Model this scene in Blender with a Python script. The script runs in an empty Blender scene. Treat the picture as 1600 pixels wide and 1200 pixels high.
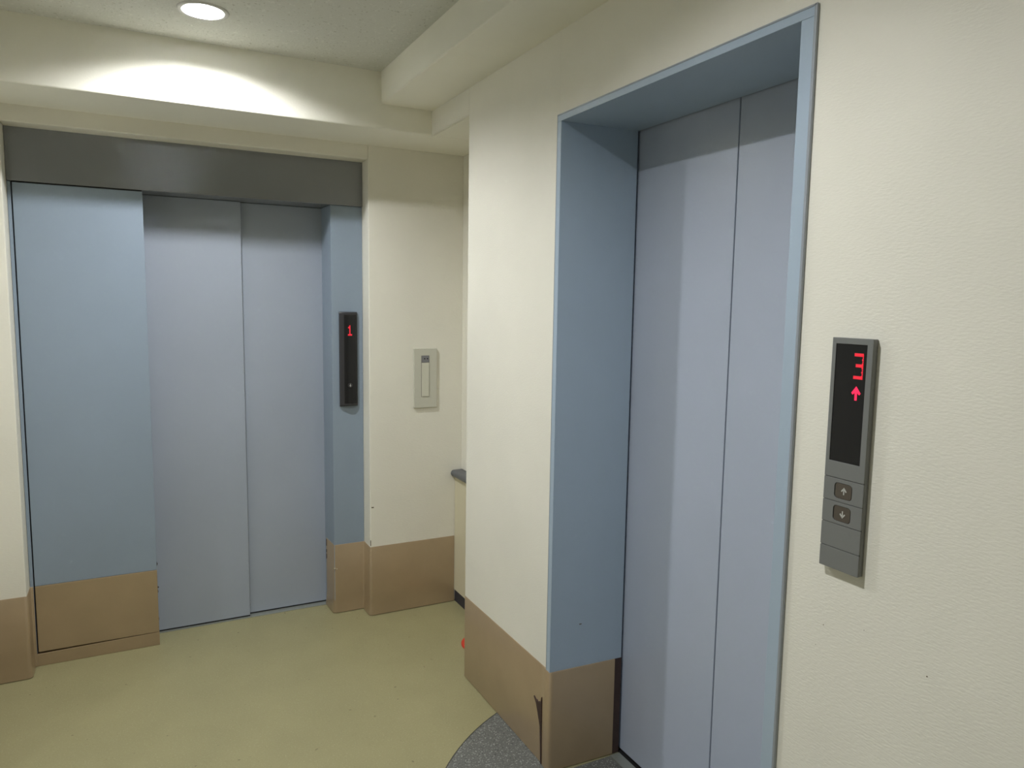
import bpy, bmesh, math, random
from mathutils import Vector, Matrix
random.seed(7)
S = bpy.context.scene
COL = S.collection

# ---------------------------------------------------------------- camera
cam_d = bpy.data.cameras.new('camera')
cam = bpy.data.objects.new('camera', cam_d)
COL.objects.link(cam)
S.camera = cam
cam_d.sensor_fit = 'HORIZONTAL'
cam_d.sensor_width = 36.0
cam_d.lens = 36.0 * 1142.1 / 1600.0
cam_d.clip_start = 0.02
YAW, PITCH, ROLL = math.radians(27.3365), math.radians(-6.2098), math.radians(0.8701)
fw = Vector((math.sin(YAW) * math.cos(PITCH), math.cos(YAW) * math.cos(PITCH), math.sin(PITCH)))
rt = Vector((math.cos(YAW), -math.sin(YAW), 0))
up = rt.cross(fw)
rt2 = rt * math.cos(ROLL) + up * math.sin(ROLL)
up2 = -rt * math.sin(ROLL) + up * math.cos(ROLL)
m = Matrix((rt2, up2, -fw)).transposed().to_4x4()
m.translation = Vector((-1.1404, 0.0, 1.5))
cam.matrix_world = m

# ---------------------------------------------------------------- world and exposure
w = bpy.data.worlds.new('world')
S.world = w
w.use_nodes = True
w.node_tree.nodes['Background'].inputs[0].default_value = (0.90, 0.97, 1.0, 1)   # daylight fill coming in by the added entrance
w.node_tree.nodes['Background'].inputs[1].default_value = 0.55
S.view_settings.view_transform = 'Standard'
S.view_settings.look = 'None'
S.view_settings.gamma = 1.0
S.view_settings.use_curve_mapping = False
S.view_settings.exposure = 0.0
BULB_POWER = 380.0                      # glow of the lamp bulbs
LAMP_WATTS = 14.6                      # downward output of each downlight
LAMP_SPREAD = 158.0
BULB_COLOR = (0.97, 0.99, 1.0)
LAMPS = [(-0.907, 2.655), (-0.93, 1.15), (-3.30, 0.55)]
S.cycles.max_bounces = 10
S.cycles.diffuse_bounces = 6
S.cycles.sample_clamp_indirect = 60

# portal for the daylight fill through the added, unseen entrance on the left
pl = bpy.data.lights.new('added_fill_portal', 'AREA'); pl.shape = 'RECTANGLE'
pl.size, pl.size_y = 2.2, 2.8
pl.cycles.is_portal = True
po = bpy.data.objects.new('added_fill_portal', pl); COL.objects.link(po)
po.location = (-4.05, 0.2, 1.1); po.rotation_euler = (0, math.radians(-90), 0)

# ---------------------------------------------------------------- sizes (metres)
YF, YJ, YD = 3.307, 3.408, 3.537       # back wall, lift surround, lift doors
XWL, XPL, XPR, XJ, XAR = -1.553, -1.5374, -1.0917, -0.3255, -0.178
ZC, ZS, ZB = 2.424, 2.298, 2.201       # ceiling, side soffit, beam underside
ZH, ZHB, ZBR = 2.140, 1.940, 0.337     # lift header top / bottom, kick vinyl top
YB = 2.974                             # front face of the beam
XS = -0.22                             # face of the side soffit
YC = 2.589                             # free end of the right wall
Y1, Y1I, Y2, Y2I = 1.001, 1.0335, 1.9259, 1.9046   # right lift frame
ZF, ZFI = 2.0557, 2.0374
XD = 0.272
XL, YN = -4.0, -2.4                    # left wall, wall behind

# ---------------------------------------------------------------- materials
def new_mat(name):
    mt = bpy.data.materials.new(name); mt.use_nodes = True
    nt = mt.node_tree
    return mt, nt, nt.nodes['Principled BSDF']

def mat(name, col, rough=0.5, metal=0.0, var=0.0, var_scale=4.0, bump=0.0, bump_scale=200.0,
        stretch=(1, 1, 1), spec=0.5, speck=None, emit=None, coat=0.0):
    mt, nt, b = new_mat(name)
    N, Lk = nt.nodes, nt.links
    b.inputs['Base Color'].default_value = (*col, 1)
    b.inputs['Roughness'].default_value = rough
    b.inputs['Metallic'].default_value = metal
    b.inputs['Specular IOR Level'].default_value = spec
    b.inputs['Coat Weight'].default_value = coat
    geo = N.new('ShaderNodeNewGeometry')
    mp = N.new('ShaderNodeMapping'); mp.inputs['Scale'].default_value = stretch
    Lk.new(geo.outputs['Position'], mp.inputs['Vector'])
    last = None
    if var > 0:
        no = N.new('ShaderNodeTexNoise'); no.inputs['Scale'].default_value = var_scale
        no.inputs['Detail'].default_value = 5
        Lk.new(geo.outputs['Position'], no.inputs['Vector'])
        r = N.new('ShaderNodeMapRange')
        r.inputs['From Min'].default_value = 0.3; r.inputs['From Max'].default_value = 0.7
        r.inputs['To Min'].default_value = 1 - var; r.inputs['To Max'].default_value = 1 + var * 0.5
        Lk.new(no.outputs['Fac'], r.inputs['Value'])
        mx = N.new('ShaderNodeVectorMath'); mx.operation = 'SCALE'
        mx.inputs[0].default_value = col
        Lk.new(r.outputs['Result'], mx.inputs['Scale'])
        last = mx.outputs['Vector']
    if speck:
        for (scol, sscale, lo, hi, amt) in speck:
            no = N.new('ShaderNodeTexNoise'); no.inputs['Scale'].default_value = sscale
            no.inputs['Detail'].default_value = 2
            Lk.new(geo.outputs['Position'], no.inputs['Vector'])
            r = N.new('ShaderNodeMapRange')
            r.inputs['From Min'].default_value = lo; r.inputs['From Max'].default_value = hi
            r.inputs['To Max'].default_value = amt
            Lk.new(no.outputs['Fac'], r.inputs['Value'])
            mi = N.new('ShaderNodeMix'); mi.data_type = 'RGBA'
            Lk.new(r.outputs['Result'], mi.inputs[0])
            if last is None: mi.inputs[6].default_value = (*col, 1)
            else: Lk.new(last, mi.inputs[6])
            mi.inputs[7].default_value = (*scol, 1)
            last = mi.outputs[2]
    if last is not None: Lk.new(last, b.inputs['Base Color'])
    if bump > 0:
        no = N.new('ShaderNodeTexNoise'); no.inputs['Scale'].default_value = bump_scale
        no.inputs['Detail'].default_value = 3
        Lk.new(mp.outputs['Vector'], no.inputs['Vector'])
        bp = N.new('ShaderNodeBump'); bp.inputs['Strength'].default_value = bump
        bp.inputs['Distance'].default_value = 0.002
        Lk.new(no.outputs['Fac'], bp.inputs['Height'])
        Lk.new(bp.outputs['Normal'], b.inputs['Normal'])
    if emit:
        b.inputs['Emission Color'].default_value = (*emit[0], 1)
        b.inputs['Emission Strength'].default_value = emit[1]
    return mt

M = {}
M['wall'] = mat('cream_wallpaper', (0.79, 0.765, 0.675), 0.75, var=0.035, var_scale=3.0, bump=0.22, bump_scale=210, stretch=(0.45, 0.45, 1.4), spec=0.3)
M['soffit'] = mat('cream_soffit', (0.86, 0.84, 0.74), 0.8, var=0.03, var_scale=3.0, bump=0.2, bump_scale=150, spec=0.2)
M['ceiling'] = mat('mineral_ceiling_board', (0.63, 0.63, 0.58), 0.9, bump=0.5, bump_scale=120, spec=0.2,
                   speck=[((0.30, 0.29, 0.22), 95, 0.655, 0.70, 0.55), ((0.82, 0.82, 0.76), 60, 0.60, 0.75, 0.5)])
M['floor'] = mat('speckled_olive_vinyl', (0.32, 0.292, 0.155), 0.40, var=0.05, var_scale=5.0, spec=0.4,
                 speck=[((0.50, 0.48, 0.30), 190, 0.58, 0.75, 0.45), ((0.20, 0.18, 0.08), 150, 0.62, 0.75, 0.5), ((0.10, 0.08, 0.04), 38, 0.735, 0.745, 0.6)])
M['inlay'] = mat('speckled_grey_vinyl', (0.135, 0.137, 0.125), 0.5, spec=0.4,
                 speck=[((0.44, 0.46, 0.42), 170, 0.58, 0.66, 0.7), ((0.06, 0.06, 0.06), 140, 0.57, 0.66, 0.7)])
M['kick'] = mat('brown_kick_vinyl', (0.335, 0.245, 0.142), 0.30, var=0.08, var_scale=6.0, bump=0.1, bump_scale=300, spec=0.8, coat=0.2)
M['frame'] = mat('blue_grey_frame_paint', (0.265, 0.325, 0.40), 0.40, var=0.04, var_scale=2.5, bump=0.05, bump_scale=300, spec=0.45)  # left lift's copy, darkened for the weaker light on it
M['door'] = mat('lavender_grey_door_film', (0.345, 0.385, 0.455), 0.38, var=0.035, var_scale=2.5, bump=0.05, bump_scale=300, spec=0.45)  # left lift's copy, toned down for the weaker light there
M['frame2'] = mat('blue_grey_frame_paint_lit', (0.37, 0.455, 0.55), 0.38, var=0.03, var_scale=2.5, bump=0.05, bump_scale=300, spec=0.5)  # frame paint lightened: the right lift's stronger light is in the colour
M['door2'] = mat('lavender_grey_door_film_lit', (0.42, 0.465, 0.56), 0.34, var=0.03, var_scale=2.5, bump=0.05, bump_scale=300, spec=0.5)  # same door film, with the right lift's extra brightness put into its colour
M['header'] = mat('dark_grey_metal', (0.26, 0.268, 0.285), 0.25, metal=0.5, spec=0.9, var=0.04, var_scale=3, bump=0.05, bump_scale=400)
M['edge'] = mat('grey_edge_metal', (0.33, 0.36, 0.40), 0.4, metal=0.3)
M['sill'] = mat('aluminium_sill', (0.42, 0.44, 0.40), 0.4, metal=0.6, bump=0.3, bump_scale=300, stretch=(1, 0.1, 1))
M['dark'] = mat('dark_gap', (0.012, 0.011, 0.012), 0.8)
M['glue'] = mat('dark_brown_adhesive', (0.055, 0.03, 0.024), 0.6, var=0.2, var_scale=30)
M['panelgrey'] = mat('call_panel_grey', (0.20, 0.205, 0.20), 0.45, metal=0.2, bump=0.05, bump_scale=500)
M['screen'] = mat('black_display_glass', (0.014, 0.014, 0.015), 0.25, spec=0.4)
M['button'] = mat('dark_brown_button', (0.085, 0.07, 0.055), 0.45)
M['mark'] = mat('pale_button_arrow', (0.45, 0.45, 0.42), 0.5, emit=((0.8, 0.8, 0.7), 0.05))
M['led'] = mat('red_led', (0.5, 0.01, 0.02), 0.5, emit=((1.0, 0.03, 0.06), 0.55))
M['ledp'] = mat('bright_red_led', (0.5, 0.01, 0.02), 0.5, emit=((1.0, 0.02, 0.10), 1.1))
M['blackplastic'] = mat('black_plastic', (0.032, 0.031, 0.034), 0.4)
M['plate'] = mat('pale_grey_plastic', (0.56, 0.55, 0.47), 0.5)
M['plate2'] = mat('pale_ivory_plastic', (0.62, 0.61, 0.51), 0.5)
M['lens'] = mat('grey_sensor_window', (0.20, 0.20, 0.215), 0.3)
M['cabinet'] = mat('cream_laminate', (0.66, 0.61, 0.45), 0.45)
M['counter'] = mat('dark_grey_counter', (0.10, 0.105, 0.115), 0.4)
M['toekick'] = mat('dark_toe_kick', (0.035, 0.033, 0.045), 0.6)
M['red'] = mat('red_plastic', (0.62, 0.045, 0.02), 0.4)
M['rim'] = mat('off_white_lamp_rim', (0.62, 0.61, 0.58), 0.45)
M['can'] = mat('white_reflector', (0.90, 0.92, 0.92), 0.25, metal=0.0)
M['bulb'] = mat('lamp_bulb', (0.9, 0.9, 0.9), 0.5, emit=(BULB_COLOR, BULB_POWER))
M['nick'] = mat('old_nick', (0.12, 0.09, 0.05), 0.9)
M['chip'] = mat('pale_chip', (0.62, 0.58, 0.48), 0.8)
M['seam'] = mat('dark_floor_seam', (0.05, 0.05, 0.04), 0.7)

# ---------------------------------------------------------------- mesh helpers
class MB:
    def __init__(s): s.bm = bmesh.new()
    def box(s, x0, x1, y0, y1, z0, z1):
        x0, x1 = sorted((x0, x1)); y0, y1 = sorted((y0, y1)); z0, z1 = sorted((z0, z1))
        v = [s.bm.verts.new(p) for p in ((x0,y0,z0),(x1,y0,z0),(x1,y1,z0),(x0,y1,z0),(x0,y0,z1),(x1,y0,z1),(x1,y1,z1),(x0,y1,z1))]
        for f in ((0,3,2,1),(4,5,6,7),(0,1,5,4),(1,2,6,5),(2,3,7,6),(3,0,4,7)):
            s.bm.faces.new([v[i] for i in f])
        return s
    def prism(s, pts, axis, a, b):
        """pts 2D outline in the other two axes, extruded along axis between a and b."""
        def P(p, t):
            if axis == 'z': return (p[0], p[1], t)
            if axis == 'x': return (t, p[0], p[1])
            return (p[0], t, p[1])
        A = [s.bm.verts.new(P(p, a)) for p in pts]; B = [s.bm.verts.new(P(p, b)) for p in pts]
        n = len(pts)
        s.bm.faces.new(A[::-1]); s.bm.faces.new(B)
        for i in range(n):
            s.bm.faces.new((A[i], A[(i+1) % n], B[(i+1) % n], B[i]))
        return s
    def build(s, name, material, parent=None, bevel=0.0, smooth=False, seg=2):
        bmesh.ops.recalc_face_normals(s.bm, faces=s.bm.faces)
        me = bpy.data.meshes.new(name)
        if parent is not None:
            bmesh.ops.translate(s.bm, verts=s.bm.verts, vec=-world_loc(parent))
        s.bm.to_mesh(me); s.bm.free()
        me.materials.append(material)
        o = bpy.data.objects.new(name, me)
        COL.objects.link(o)
        if parent is not None: o.parent = parent
        if smooth:
            for p in me.polygons: p.use_smooth = True
        if bevel > 0:
            md = o.modifiers.new('bevel', 'BEVEL'); md.width = bevel; md.segments = seg
            md.limit_method = 'ANGLE'; md.angle_limit = math.radians(40)
        return o

def world_loc(o):
    v = Vector((0, 0, 0))
    while o is not None:
        v = v + Vector(o.location); o = o.parent
    return v

def thing(name, label, cat, loc, group=None):
    o = bpy.data.objects.new(name, None); COL.objects.link(o)
    o.location = loc; o.empty_display_size = 0.1
    o['label'] = label; o['category'] = cat
    if group: o['group'] = group
    return o

def struct(o):
    o['kind'] = 'structure'; return o

def rrect(a0, a1, b0, b1, r, n=5):
    pts = []
    for cx, cy, st in ((a1-r, b1-r, 0), (a0+r, b1-r, 90), (a0+r, b0+r, 180), (a1-r, b0+r, 270)):
        for i in range(n+1):
            t = math.radians(st + 90*i/n); pts.append((cx + r*math.cos(t), cy + r*math.sin(t)))
    return pts

def fillet(path, r, n=6):
    out = [Vector(path[0])]
    for i in range(1, len(path)-1):
        p, a, b = Vector(path[i]), Vector(path[i-1]), Vector(path[i+1])
        d1, d2 = (a-p), (b-p)
        rr = min(r, d1.length*0.45, d2.length*0.45)
        p1, p2 = p + d1.normalized()*rr, p + d2.normalized()*rr
        for k in range(n+1):
            t = k/n
            out.append(p1*(1-t)**2 + p*2*t*(1-t) + p2*t*t)
    out.append(Vector(path[-1]))
    return out

def strip(path, side, thick, z0, z1, r=0.014, flare=0.0):
    """a sheet of vinyl following a wall line on the floor plan; side=+1 puts it left of the path."""
    pts = fillet([Vector((x, y)) for x, y in path], r)
    nrm = []
    for i in range(len(pts)):
        a = pts[max(0, i-1)]; b = pts[min(len(pts)-1, i+1)]
        d = (b-a).normalized(); nrm.append(Vector((-d.y, d.x))*side)
    mb = MB(); bm = mb.bm; rows = []
    zs = [(z0, thick+flare), (z0+0.03, thick+flare*0.4), (z0+0.07, thick), (z1-0.002, thick), (z1, thick*0.5), (z1, -0.004), (z0, -0.004)]
    for p, nn in zip(pts, nrm):
        rows.append([bm.verts.new((p.x+nn.x*t, p.y+nn.y*t, z)) for z, t in zs])
    for i in range(len(rows)-1):
        for k in range(len(zs)):
            j = (k+1) % len(zs)
            bm.faces.new((rows[i][k], rows[i+1][k], rows[i+1][j], rows[i][j]))
    bm.faces.new(rows[0]); bm.faces.new(rows[-1][::-1])
    return mb

def smooth_by_angle(o, deg=35):
    for p in o.data.polygons: p.use_smooth = True
    es = o.data.edges
    bm = bmesh.new(); bm.from_mesh(o.data)
    for e in bm.edges:
        if len(e.link_faces) == 2 and e.calc_face_angle(0) > math.radians(deg): e.smooth = False
    bm.to_mesh(o.data); bm.free()

# ================================================================ THE SETTING
# floor: runs into both lift openings and the recess behind the right wall
struct(MB().box(XL-.1, 0.9, YN-.1, YD+.12, -0.08, 0.0).build('floor', M['floor']))

# ceiling with round holes for the downlights
def build_ceiling():
    mb = MB(); bm = mb.bm
    c = 0.12; R = 0.066
    xs = sorted({XL-.1, XS+.05} | {round(x+s*c, 4) for x, y in LAMPS for s in (-1, 1)})
    # columns keyed by lamp x, rows by lamp y
    ys = sorted({YN-.1, YB+.05} | {round(y+s*c, 4) for x, y in LAMPS for s in (-1, 1)})
    for i in range(len(xs)-1):
        for j in range(len(ys)-1):
            x0, x1, y0, y1 = xs[i], xs[i+1], ys[j], ys[j+1]
            hit = [l for l in LAMPS if x0 < l[0] < x1 and y0 < l[1] < y1]
            if not hit:
                q = [bm.verts.new(p) for p in ((x0,y0,ZC),(x0,y1,ZC),(x1,y1,ZC),(x1,y0,ZC))]
                bm.faces.new(q); continue
            lx, ly = hit[0]; n = 32; inner, outer = [], []
            for k in range(n):
                t = 2*math.pi*(k+.5)/n; ct, st = math.cos(t), math.sin(t)
                inner.append(bm.verts.new((lx+R*ct, ly+R*st, ZC)))
                s = min((x1-lx)/ct if ct > 1e-9 else (x0-lx)/ct if ct < -1e-9 else 1e9,
                        (y1-ly)/st if st > 1e-9 else (y0-ly)/st if st < -1e-9 else 1e9)
                outer.append(bm.verts.new((lx+s*ct, ly+s*st, ZC)))
            corners = [(x1,y1),(x0,y1),(x0,y0),(x1,y0)]
            for k in range(n):
                a, b = outer[k], outer[(k+1) % n]
                vs = [inner[k], a]
                if abs(a.co.x-b.co.x) > 1e-6 and abs(a.co.y-b.co.y) > 1e-6:
                    cc = min(corners, key=lambda q: (q[0]-(a.co.x+b.co.x)/2)**2 + (q[1]-(a.co.y+b.co.y)/2)**2)
                    vs.append(bm.verts.new((cc[0], cc[1], ZC)))
                vs += [b, inner[(k+1) % n]]
                bm.faces.new(vs)
    o = mb.build('ceiling', M['ceiling'])
    return struct(o)
build_ceiling()
struct(MB().box(XL-.1, 1.0, YN-.1, YD+.2, ZC+.25, ZC+.30).build('ceiling_slab', M['ceiling']))

# back wall with the wide opening of the left lift
mb = MB()
mb.box(XL-.1, XWL, YF, YF+.35, 0, ZC+.25)
mb.box(XWL, XAR, YF, YF+.35, ZH, ZC+.25)
mb.box(XAR, 0.95, YF, YF+.35, 0, ZC+.25)
struct(mb.build('wall_back', M['wall'], bevel=0.004))
# deep beam across the front of the back wall, and its return over the right wall
struct(MB().box(XL, 0.9, YB, YF, ZB, ZC+.20).build('trim_1', M['soffit'], bevel=0.005))
struct(MB().box(XS, 0.02, YN, YB, ZS, ZC+.20).build('trim_2', M['soffit'], bevel=0.005))
# recess ceiling beyond the end of the right wall
struct(MB().box(0.01, 0.9, YC-.05, YB, ZB, ZB+.1).build('ceiling_recess', M['soffit']))

# right wall with the right lift's opening
mb = MB()
mb.box(0, 0.30, YN, Y1+.002, 0, ZC+.25)
mb.box(0, 0.30, Y1, Y2, ZF-.002, ZC+.25)
mb.box(0, 0.9, Y2-.002, YC, 0, ZC+.25)
mb.box(0, 0.01, YC, YB+.02, ZB, ZC+.25)
wr = struct(mb.build('wall_right', M['wall'], bevel=0.003))
# lift shaft behind the openings, closed and dark
struct(MB().box(XWL-.1, XAR+.1, YD+.09, YD+.13, 0, ZH+.05).build('wall_shaft_back', M['dark']))
struct(MB().box(0.36, 0.40, Y1-.1, Y2, 0, ZF+.05).build('wall_shaft_right', M['dark']))

# recess wall beyond the corner, above the built-in low cabinet
mb = MB()
mb.box(0.289, 0.9, YC, YF, 0.679, ZB)
mb.box(0.80, 0.9, YC, YF, 0, 0.679)
struct(mb.build('wall_recess', M['wall'], bevel=0.002))
mb = MB()
mb.box(XL-.1, XL, YN-.1, -1.2, 0, ZC+.25); mb.box(XL-.1, XL, 1.6, YF, 0, ZC+.25); mb.box(XL-.1, XL, -1.2, 1.6, 2.2, ZC+.25)
struct(mb.build('wall_left', M['wall']))
# unseen glazed entrance, added to let in fill light: frame with two leaves
mb = MB()
for y0, y1, z0, z1 in ((-1.2, -1.15, 0, 2.2), (1.55, 1.6, 0, 2.2), (-1.15, 1.55, 2.15, 2.2), (.17, .23, 0, 2.15), (-1.15, .17, 0, .10), (.23, 1.55, 0, .10)):
    mb.box(XL-.07, XL-.02, y0, y1, z0, z1)
struct(mb.build('door_added', M['edge']))
# unseen wall stub, added to shade the left end of the back wall
struct(MB().box(-1.86, -1.685, 2.50, YF+.01, 0, ZC+.2).build('wall_shading_stub', M['wall'], bevel=.004))
struct(MB().box(XL-.1, 0.3, YN-.1, YN, 0, ZC+.25).build('wall_front', M['wall']))

# tall brown vinyl kick strips, wrapped round the corners
T = 0.003
def kick(name, path, side, flare=0.004, z1=ZBR, r=0.012):
    o = strip(path, side, T, 0.003, z1, r=r, flare=flare).build(name, M['kick'])
    smooth_by_angle(o, 40)
    return struct(o)
bl = kick('baseboard_back_left', [(-1.684, 2.505), (-1.684, YF), (XWL, YF), (XWL, YJ), (XPL-.0035, YJ)], -1)  # first run, along the added stub, is there to cut bounced light
br = kick('baseboard_back_right', [(XJ-.006, YD-.004), (XJ, YJ), (XAR, YJ), (XAR, YF), (0.2535, YF)], -1, flare=0.006, z1=0.339)
rr = kick('baseboard_right', [(0.24, YC+.001), (0, YC), (0, Y2+.030), (-.0045, Y2+.004), (-.0045, Y2I-.003), (0.236, Y2I-.0125)], -1, flare=0.0, r=0.010)
kick('baseboard_right_near', [(0, Y1+.001), (0, YN+.004)], -1)
kick('baseboard_left', [(XL, YF-.004), (XL, 1.604)], 1)
kick('baseboard_front', [(XL+.004, YN), (-0.004, YN)], 1)
# torn slit in the vinyl by the right lift's corner
tear = MB().prism([(2.001, .212), (1.9905, .206), (1.981, .2075), (1.9745, .2035), (1.966, .210), (1.957, .205), (1.950, .232), (1.9485, .16),
                   (1.9475, .09), (1.9445, .004), (1.9495, .004), (1.954, .08), (1.958, .13), (1.972, .165), (1.985, .195)], 'x', -0.0079, -0.0029)
tear.build('tear', M['glue'], rr)['label'] = 'dark torn slit in the brown vinyl'
# chewed edge of the kick vinyl beside the left lift's door
ch = MB()
for (z0, z1, w_) in ((.300, .336, .010), (.268, .285, .006), (.235, .262, .004)):
    ch.prism([(XJ-.0105, z0), (XJ-.0105+w_, (z0+z1)/2), (XJ-.0105, z1)], 'y', YD-.012, YD-.006)
ch.build('chip', M['glue'], br)
MB().box(XJ-.003, XJ+.004, YJ-.0046, YJ-.003, .222, .227).build('chip', M['chip'], br)
MB().box(XJ+.009, XJ+.013, YJ-.0046, YJ-.003, .219, .223).build('chip', M['chip'], br)

# small nicks in the wallpaper by the back corner and on the right wall
nk = MB()
nk.box(-.171, -.160, YF-.0006, YF+.001, .529, .534)
nk.box(-.1775, -.1745, YF-.0006, YF+.001, .345, .372)
o = nk.build('trim_3', M['nick']); struct(o)
nk = MB()
for (y, z, s) in ((.905, .905, .0016), (.70, .90, .002), (.82, .93, .0012), (.92, .86, .0012), (1.00, 1.40, .0008)):
    nk.box(-.0005, .001, y, y+s, z, z+s)
struct(nk.build('trim_4', M['nick']))

# grey speckled half-round inlay in front of the right lift
cx, cy, rad = 0.384, 1.463, 0.904
pts = []
a0 = math.acos(-0.384/rad)
for i in range(49):
    t = a0 + (2*math.pi-2*a0)*i/48
    pts.append((cx+rad*math.cos(t), cy+rad*math.sin(t)))
pts += [(0, Y1I+.004), (0.224, Y1I+.004), (0.224, Y2I-.020), (0, Y2I-.020)]
struct(MB().prism(pts, 'z', 0.0, 0.0015).build('floor_inlay', M['inlay']))
sm = MB(); bm = sm.bm; prev = None
for i in range(49):
    t = a0 + (2*math.pi-2*a0)*i/48
    cur = [bm.verts.new((cx+r_*math.cos(t), cy+r_*math.sin(t), z_)) for r_, z_ in ((rad, .0019), (rad+.0035, .0019), (rad+.0035, 0), (rad, 0))]
    if prev:
        for k in range(4):
            bm.faces.new((prev[k], cur[k], cur[(k+1) % 4], prev[(k+1) % 4]))
    prev = cur
struct(sm.build('floor_seam', M['seam']))

# ================================================================ LEFT LIFT (in the back wall)
A = thing('elevator_entrance', 'wide blue-grey elevator entrance in the far wall under a dark grey header', 'elevator', ((XPL+XAR)/2, YJ, 0))
MB().box(XWL+.001, XAR-.001, YJ-.010, YD+.05, ZHB, ZH+.03).build('header', M['header'], A, bevel=0.0015)['label'] = 'dark grey metal header'
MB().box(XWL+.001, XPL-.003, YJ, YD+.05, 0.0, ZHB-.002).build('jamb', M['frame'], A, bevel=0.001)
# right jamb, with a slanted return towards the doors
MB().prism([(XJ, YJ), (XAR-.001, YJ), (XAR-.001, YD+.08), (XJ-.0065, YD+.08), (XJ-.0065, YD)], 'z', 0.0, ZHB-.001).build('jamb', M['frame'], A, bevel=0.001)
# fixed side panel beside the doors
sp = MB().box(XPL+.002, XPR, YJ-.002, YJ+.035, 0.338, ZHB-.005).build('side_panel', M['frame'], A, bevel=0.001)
kp = MB().box(XPL+.002, XPR+.0005, YJ-.004, YJ+.035, 0.060, 0.337).build('kick_plate', M['kick'], sp, bevel=0.002)
kp['label'] = 'brown vinyl kick plate'
MB().prism([(XPL-.010, 0.0), (XPR+.001, 0.0), (XPR+.001, .0595), (XPL-.010, .0515)], 'y', YJ-.003, YJ+.04).build('bottom_rail', M['kick'], sp, bevel=0.002)['label'] = 'brown bottom rail'
for (z0, z1, w_) in ((.352, .372, .004), (.252, .262, .006), (.228, .25, .003), (.10, .13, .002)):
    MB().prism([(XPR, z0), (XPR+w_, (z0+z1)/2), (XPR, z1)], 'y', YJ+.004, YJ+.010).build('edge_chip', M['glue'], sp)
MB().box(XPL-.002, XPL+.002, YJ+.006, YJ+.03, 0.06, ZHB-.001).build('gap', M['dark'], A)
MB().box(XPL, XPR-.002, YJ+.006, YJ+.03, ZHB-.006, ZHB-.0005).build('gap', M['dark'], A)
# telescoping door leaves, sliding to the left behind the side panel
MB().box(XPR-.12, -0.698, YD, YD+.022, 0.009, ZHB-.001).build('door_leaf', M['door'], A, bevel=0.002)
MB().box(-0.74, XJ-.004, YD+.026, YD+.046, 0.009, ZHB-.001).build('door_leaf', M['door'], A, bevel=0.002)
MB().box(XPR-.12, -0.698, YD+.003, YD+.024, 0.0032, 0.0085).build('gap', M['dark'], A)
MB().box(-0.74, XJ-.004, YD+.028, YD+.05, 0.0032, 0.0085).build('gap', M['dark'], A)
MB().box(XPR-.02, XJ-.006, YD-.012, YD+.05, 0.0, 0.003).build('sill', M['sill'], A)

# floor display and call button on the right jamb of the left lift
P = thing('call_panel', 'narrow black curved call panel showing a red 1, beside the far elevator', 'elevator call panel', (-0.252, YJ, 1.01))
xa, xb, za, zb = -0.2925, -0.2085, 1.012, 1.452
hb = MB(); bm = hb.bm
def cpts(z, off, bulge, x0=xa, x1=xb, n=12):
    r = []
    for i in range(n+1):
        t = i/n
        r.append((x0+(x1-x0)*t, YJ-off-bulge*(1-(2*t-1)**2), z))
    return r
rows = []
for z, off, bu in ((za-.002, 0.004, 0.008), (za, 0.008, .012), (za+.004, .010, .014), (zb-.004, .010, .014), (zb, .008, .012), (zb+.002, 0.004, 0.008)):
    rows.append([bm.verts.new(p) for p in cpts(z, off, bu)])
for a, b in zip(rows, rows[1:]):
    for i in range(len(a)-1): bm.faces.new((a[i], a[i+1], b[i+1], b[i]))
# sides, ends back to the jamb
lft = [bm.verts.new((xa, YJ, r[0].co.z)) for r in rows]; rgt = [bm.verts.new((xb, YJ, r[0].co.z)) for r in rows]
for k in range(len(rows)-1):
    bm.faces.new((lft[k], rows[k][0], rows[k+1][0], lft[k+1]))
    bm.faces.new((rgt[k], rgt[k+1], rows[k+1][-1], rows[k][-1]))
bm.faces.new([lft[0]]+[rgt[0]]+rows[0][::-1]); bm.faces.new([lft[-1]]+rows[-1]+[rgt[-1]])
hb.build('housing', M['blackplastic'], P)
sc = MB(); bm = sc.bm; rows = []
for z in (za+.012, zb-.012):
    rows.append([bm.verts.new(p) for p in cpts(z, .0135, .0115, xa+.007, xb-.003)])
for z in (za+.012, zb-.012):
    rows.append([bm.verts.new((p[0], YJ-.009, p[2])) for p in cpts(z, .0135, .0115, xa+.007, xb-.003)])
for i in range(12):
    bm.faces.new((rows[0][i], rows[0][i+1], rows[1][i+1], rows[1][i]))
    bm.faces.new((rows[2][i], rows[2][i+1], rows[0][i+1], rows[0][i]))
    bm.faces.new((rows[1][i], rows[1][i+1], rows[3][i+1], rows[3][i]))
bm.faces.new((rows[0][0], rows[1][0], rows[3][0], rows[2][0])); bm.faces.new((rows[0][-1], rows[2][-1], rows[3][-1], rows[1][-1]))
scr = sc.build('display_screen', M['screen'], P)
dg = MB(); cxd = -0.2475; yd0, yd1 = YJ-.0262, YJ-.0242
dg.box(cxd-.0024, cxd+.0024, yd0, yd1, 1.347, 1.392)
dg.box(cxd-.008, cxd-.001, yd0, yd1, 1.378, 1.385)
dg.box(cxd-.009, cxd+.010, yd0, yd1, 1.344, 1.351)
dg.build('floor_digit', M['led'], scr)['label'] = 'glowing red digit 1'
cb = MB(); cb.prism([(cxd+.011*math.cos(2*math.pi*i/24), 1.111+.011*math.sin(2*math.pi*i/24)) for i in range(24)], 'y', YJ-.0268, YJ-.0235)
cbo = cb.build('call_button', M['blackplastic'], P, bevel=.0006)
cm = MB()
cm.box(cxd-.0011, cxd+.0011, YJ-.0276, YJ-.0266, 1.106, 1.118)
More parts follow.
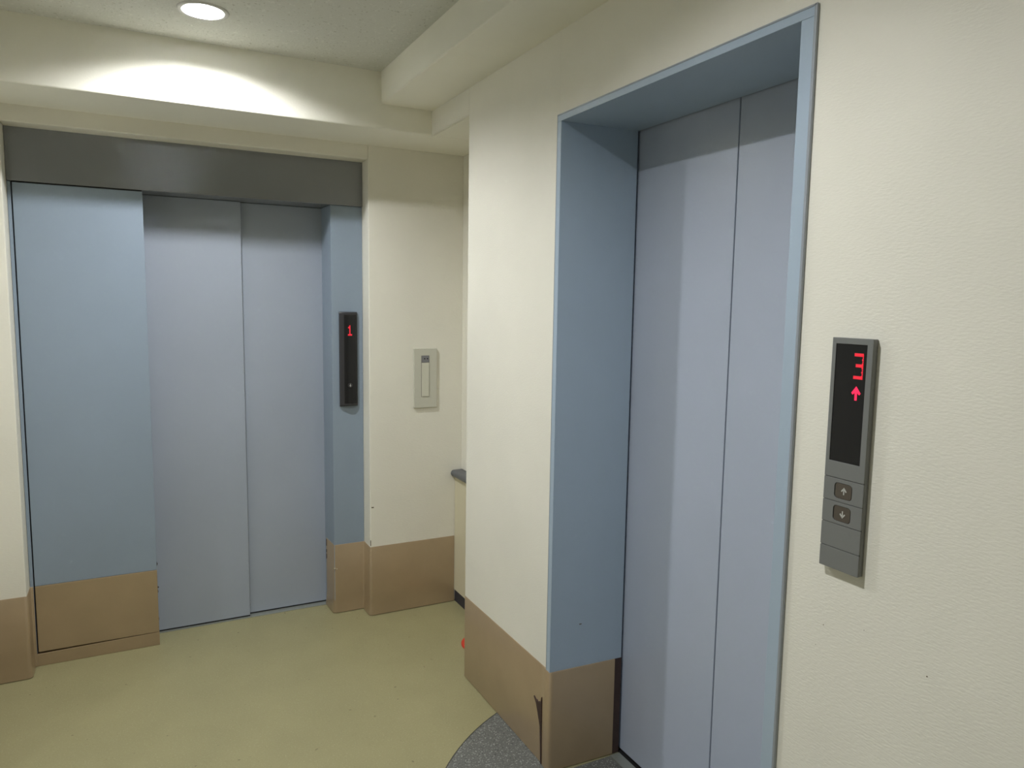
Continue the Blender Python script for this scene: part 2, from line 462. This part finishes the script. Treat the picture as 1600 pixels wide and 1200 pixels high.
cm.prism([(cxd-.0045, 1.110), (cxd, 1.1035), (cxd+.0045, 1.110), (cxd+.003, 1.1115), (cxd, 1.1075), (cxd-.003, 1.1115)], 'y', YJ-.0276, YJ-.0266)
cm.build('arrow_mark', M['mark'], cbo)

P.location.y -= 0.0015

# ================================================================ RIGHT LIFT (in the right wall)
B = thing('elevator_entrance', 'tall grey-blue elevator entrance with a deep metal frame in the right wall', 'elevator', (0, (Y1+Y2)/2, 0))
PR = 0.006
# left jamb with its return
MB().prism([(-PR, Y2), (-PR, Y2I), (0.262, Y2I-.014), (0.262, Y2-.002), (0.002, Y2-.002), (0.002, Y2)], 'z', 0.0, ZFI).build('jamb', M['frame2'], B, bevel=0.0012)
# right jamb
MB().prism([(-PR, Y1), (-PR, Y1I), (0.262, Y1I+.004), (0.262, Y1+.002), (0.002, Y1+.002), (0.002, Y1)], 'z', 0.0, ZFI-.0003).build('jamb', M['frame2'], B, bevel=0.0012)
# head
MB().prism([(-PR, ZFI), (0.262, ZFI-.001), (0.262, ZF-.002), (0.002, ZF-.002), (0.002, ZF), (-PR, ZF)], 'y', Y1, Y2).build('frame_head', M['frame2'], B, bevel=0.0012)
# thin metal edging round the face
ed = MB()
ed.box(-PR-.0012, -.0002, Y1-.0035, Y1+.0025, 0, ZF+.003)
ed.box(-PR-.0008, -.0002, Y2-.0012, Y2+.0015, 0, ZF+.0018)
ed.box(-PR-.0012, -.0002, Y1-.0030, Y2+.0014, ZF-.0012, ZF+.0028)
ed.build('edge_trim', M['edge'], B, bevel=.0008)
MB().box(0.2365, 0.2622, Y2I-.0150, Y2I-.0125, 0.003, ZBR).build('adhesive_strip', M['glue'], B)['label'] = 'dark strip of bare adhesive'
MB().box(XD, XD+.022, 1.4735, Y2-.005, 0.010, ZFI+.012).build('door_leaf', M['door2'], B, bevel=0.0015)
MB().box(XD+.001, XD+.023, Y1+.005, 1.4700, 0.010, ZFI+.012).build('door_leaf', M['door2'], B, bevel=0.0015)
MB().box(XD+.006, XD+.04, Y1+.005, Y2-.005, 0.0035, ZFI+.012).build('gap', M['dark'], B)
MB().box(0.225, 0.262, Y1I+.004, Y2I-.020, 0.0, 0.0035).build('sill', M['sill'], B, bevel=.0005)
MB().box(0.2625, 0.30, Y1I, Y2I, -0.001, 0.0012).build('gap', M['dark'], B)
MB().box(.098, .106, Y2I-.0075, Y2I-.004, .4795, .4815).build('scratch', M['nick'], B)

# call panel on the right wall
C = thing('call_panel', 'grey call panel with a red 3 and up arrow on black, above two buttons', 'elevator call panel', (0, 0.869, 1.026))
ya, yb_, za, zb = 0.8275, 0.9100, 1.026, 1.450
XH = -0.0140
# body, dark backing seen through grooves and button wells, then five stacked face sections
def plate_with_hole(outer, inner, x0, x1):
    mb = MB(); bm = mb.bm
    front, back = [], []
    for store, x in ((front, x0), (back, x1)):
        eds = []
        for ring in (outer, inner):
            vs = [bm.verts.new((x, p[0], p[1])) for p in ring]
            eds += [bm.edges.new((vs[i], vs[(i+1) % len(vs)])) for i in range(len(vs))]
            store.append(vs)
        bmesh.ops.triangle_fill(bm, use_beauty=True, edges=eds)
    for fr, bk in zip(front, back):
        n = len(fr)
        for i in range(n): bm.faces.new((fr[i], fr[(i+1) % n], bk[(i+1) % n], bk[i]))
    return mb
cuts = [1.0655, 1.1105, 1.152, 1.195]
MB().box(-.001, XH+.003, ya+.0003, yb_-.0003, za+.0003, zb-.0003).build('housing', M['panelgrey'], C, bevel=.0008)
MB().box(XH+.0029, XH+.0022, ya+.0006, yb_-.0006, za+.001, zb-.001).build('backing', M['dark'], C)
zz = [za]+cuts
WELL = {3: (1.1585, 1.1875), 2: (1.1165, 1.1455)}
for i in range(4):
    lo, hi = zz[i]+(.0005 if i else 0), zz[i+1]-.0005
    if i in (0, 1): sec = MB().prism(rrect(ya, yb_, lo, hi, .0012, 2), 'x', XH+.0024, XH)
    else: sec = plate_with_hole([(ya, lo), (yb_, lo), (yb_, hi), (ya, hi)], rrect(0.8500, 0.8870, WELL[i][0], WELL[i][1], .007), XH, XH+.0024)
    sec.build('face_section', M['panelgrey'], C, bevel=.0004)
s0, s1, q0, q1 = 0.8385, 0.9020, 1.2255, 1.4390
lo = cuts[3]+.0005
plate_with_hole([(ya, lo), (yb_, lo), (yb_, zb), (ya, zb)], [(s0, q0), (s1, q0), (s1, q1), (s0, q1)], XH, XH+.0024).build('face_section', M['panelgrey'], C, bevel=.0005)
scr = MB().box(XH+.0012, XH+.0023, s0, s1, q0, q1).build('display_screen', M['screen'], C)
# dot-matrix 3: three bars hung on a dotted spine
dg = MB(); X0, X1 = XH+.0006, XH+.0013
for zt in (1.4235, 1.4045, 1.3835):
    for k in range(5):
        yy = 0.8455+.0036*k
        if zt == 1.4045 and k == 4: continue
        dg.box(X0, X1, yy-.0001, yy+.0035, zt-.0052, zt+.0004)
for k in range(12):
    zt = 1.4215-.00365*k
    dg.box(X0, X1, .8450, .8468 if k % 2 else .8478, zt-.0031, zt)
dg.build('floor_digit', M['led'], scr)['label'] = 'glowing red digit 3'
ar = MB(); ym = 0.8560
ar.prism([(ym+.0022, 1.3405), (ym+.0022, 1.3545), (ym+.0065, 1.3505), (ym+.0092, 1.3535), (ym, 1.3655), (ym-.0092, 1.3535), (ym-.0065, 1.3505), (ym-.0022, 1.3545), (ym-.0022, 1.3405)], 'x', X0, X1)
ar.build('direction_arrow', M['ledp'], scr)['label'] = 'bright red up arrow'
for zc_, sgn in ((1.173, 1), (1.131, -1)):
    bt = MB().prism(rrect(0.8515, 0.8855, zc_-.0140, zc_+.0140, .006), 'x', XH+.0022, XH+.0006).build('call_button', M['button'], C, bevel=.0005)
    yy = 0.8670
    k = MB()
    k.box(XH+.0001, XH+.0008, yy-.0010, yy+.0010, zc_-.0060, zc_+.0060)
    k.prism([(yy-.0058, zc_+.0005*sgn), (yy, zc_+.0075*sgn), (yy+.0058, zc_+.0005*sgn), (yy+.0040, zc_-.0012*sgn), (yy, zc_+.0042*sgn), (yy-.0040, zc_-.0012*sgn)], 'x', XH+.0001, XH+.0008)
    k.build('arrow_mark', M['mark'], bt)
C.location.y += 0.0033

# ================================================================ WALL PLATE
W = thing('wall_plate', 'pale grey rectangular plate with a narrow hinged flap on the far wall', 'wall plate', (0.095, YF, 1.14))
MB().prism(rrect(.037, .153, .999, 1.284, .003, 3), 'y', YF-.012, YF).build('plate', M['plate'], W, bevel=.0015)
MB().prism(rrect(.0735, .1135, 1.052, 1.2505, .001, 2), 'y', YF-.0126, YF-.011).build('flap_surround', M['button'], W)
MB().prism(rrect(.0750, .1122, 1.0535, 1.2165, .001, 2), 'y', YF-.0150, YF-.012).build('flap', M['plate2'], W, bevel=.0006)
le = MB().prism(rrect(.0750, .1122, 1.2185, 1.2495, .002, 2), 'y', YF-.0140, YF-.012).build('lamp_window', M['lens'], W)
dt = MB()
for xx in (.0895, .1035):
    dt.prism([(xx+.0032*math.cos(2*math.pi*i/12), 1.2355+.0032*math.sin(2*math.pi*i/12)) for i in range(12)], 'y', YF-.0150, YF-.0135)
dt.build('lamp_dot', M['screen'], le)

# ================================================================ CABINET AND COUNTER IN THE RECESS
K = thing('cabinet', 'low cream cabinet in the recess beyond the right wall', 'cabinet', (0.5, 2.95, 0))
MB().box(.270, .79, YC+.012, YF-.003, .060, .643).build('carcass', M['cabinet'], K)
MB().box(.2545, .2700, 3.166, YF-.003, .060, .643).build('side_filler', M['cabinet'], K, bevel=.0008)
MB().box(.2550, .2700, 2.88, 3.163, .062, .641).build('door', M['cabinet'], K, bevel=.0008)
MB().box(.2550, .2700, 2.61, 2.877, .062, .641).build('door', M['cabinet'], K, bevel=.0008)
MB().box(.2575, .78, YC+.012, YF-.004, 0.0, .060).build('toe_kick', M['toekick'], K)['label'] = 'dark toe kick'
# worktop with a rounded nose; its far end reaches the back wall
nose = []
for i in range(13):
    t = math.radians(90+15*i)
    nose.append((.2495+.0165*math.cos(t), .6610+.0165*math.sin(t)))
ct = MB().prism(nose+[(.262, .6445), (.79, .6445), (.79, .6775)], 'y', YC+.003, YF-.002).build('worktop', M['counter'], None, bevel=.0)
smooth_by_angle(ct, 40)
ct['label'] = 'dark grey worktop with a rounded edge on the low cream cabinet'; ct['category'] = 'worktop'

# ================================================================ RED BASE ON THE FLOOR
rb = MB(); bm = rb.bm; prof = [(0.092, 0.0), (0.092, .006), (.086, .013), (.060, .018), (.030, .020), (0.001, .020)]
rings = []
for r_, z_ in prof:
    rings.append([bm.verts.new((.182+r_*math.cos(2*math.pi*i/40), 2.810+r_*math.sin(2*math.pi*i/40), z_)) for i in range(40)])
for a, b in zip(rings, rings[1:]):
    for i in range(40): bm.faces.new((a[i], a[(i+1) % 40], b[(i+1) % 40], b[i]))
bm.faces.new(rings[0][::-1]); bm.faces.new(rings[-1])
ro = rb.build('floor_disc', M['red']); smooth_by_angle(ro, 40)
ro['label'] = 'round red low disc on the floor just behind the wall corner'; ro['category'] = 'disc'

# ================================================================ DOWNLIGHTS
def lathe(prof, n=40):
    mb = MB(); bm = mb.bm; rings = []
    for r_, z_ in prof:
        rings.append([bm.verts.new((r_*math.cos(2*math.pi*i/n), r_*math.sin(2*math.pi*i/n), z_)) for i in range(n)])
    for a, b in zip(rings, rings[1:]):
        for i in range(n): bm.faces.new((a[i], a[(i+1) % n], b[(i+1) % n], b[i]))
    return mb
def make_downlight():
    t = thing('ceiling_downlight', 'round white recessed downlight, lit, in the ceiling over the far elevator', 'ceiling light', (0, 0, ZC))
    rim = lathe([(0.0630, 0.004), (0.0635, -.003), (0.067, -.0045), (0.078, -.003), (0.0800, .0005)]).build('rim', M['rim'])
    can = lathe([(0.0632, 0.0), (0.060, .035), (0.050, .085), (0.030, .115), (0.0005, .120)]).build('reflector', M['can'])
    bulb = lathe([(0.0005, .0200), (.010, .0205), (.019, .0225), (.026, .0275), (.0285, .0340)], 28).build('bulb', M['bulb'])
    socket = lathe([(.0287, .0342), (.030, .050), (.028, .118)], 28).build('lamp_housing', M['can'])
    for o in (rim, can, bulb, socket):
        smooth_by_angle(o, 60); o.parent = t
    bm = bmesh.new(); bm.from_mesh(can.data); bmesh.ops.reverse_faces(bm, faces=bm.faces); bm.to_mesh(can.data); bm.free()
    return t
d0 = make_downlight()
ld = bpy.data.lights.new('lamp_light', 'AREA')
ld.shape = 'DISK'; ld.size = 0.060; ld.energy = LAMP_WATTS; ld.color = BULB_COLOR; ld.spread = math.radians(LAMP_SPREAD)
lo = bpy.data.objects.new('lamp_light', ld); COL.objects.link(lo); lo.parent = d0; lo.location = (0, 0, .0195)
names = [None, 'recessed downlight in the ceiling in front of the right elevator',
         'recessed downlight in the ceiling left of the photographer']
for i, (x, y) in enumerate(LAMPS):
    if i == 0: t = d0
    else:
        t = d0.copy(); COL.objects.link(t)
        for chd in list(d0.children):
            c_ = chd.copy(); COL.objects.link(c_); c_.parent = t
        t['label'] = names[i]
    t.location = (x, y, ZC)
    t['group'] = 'round recessed downlights'
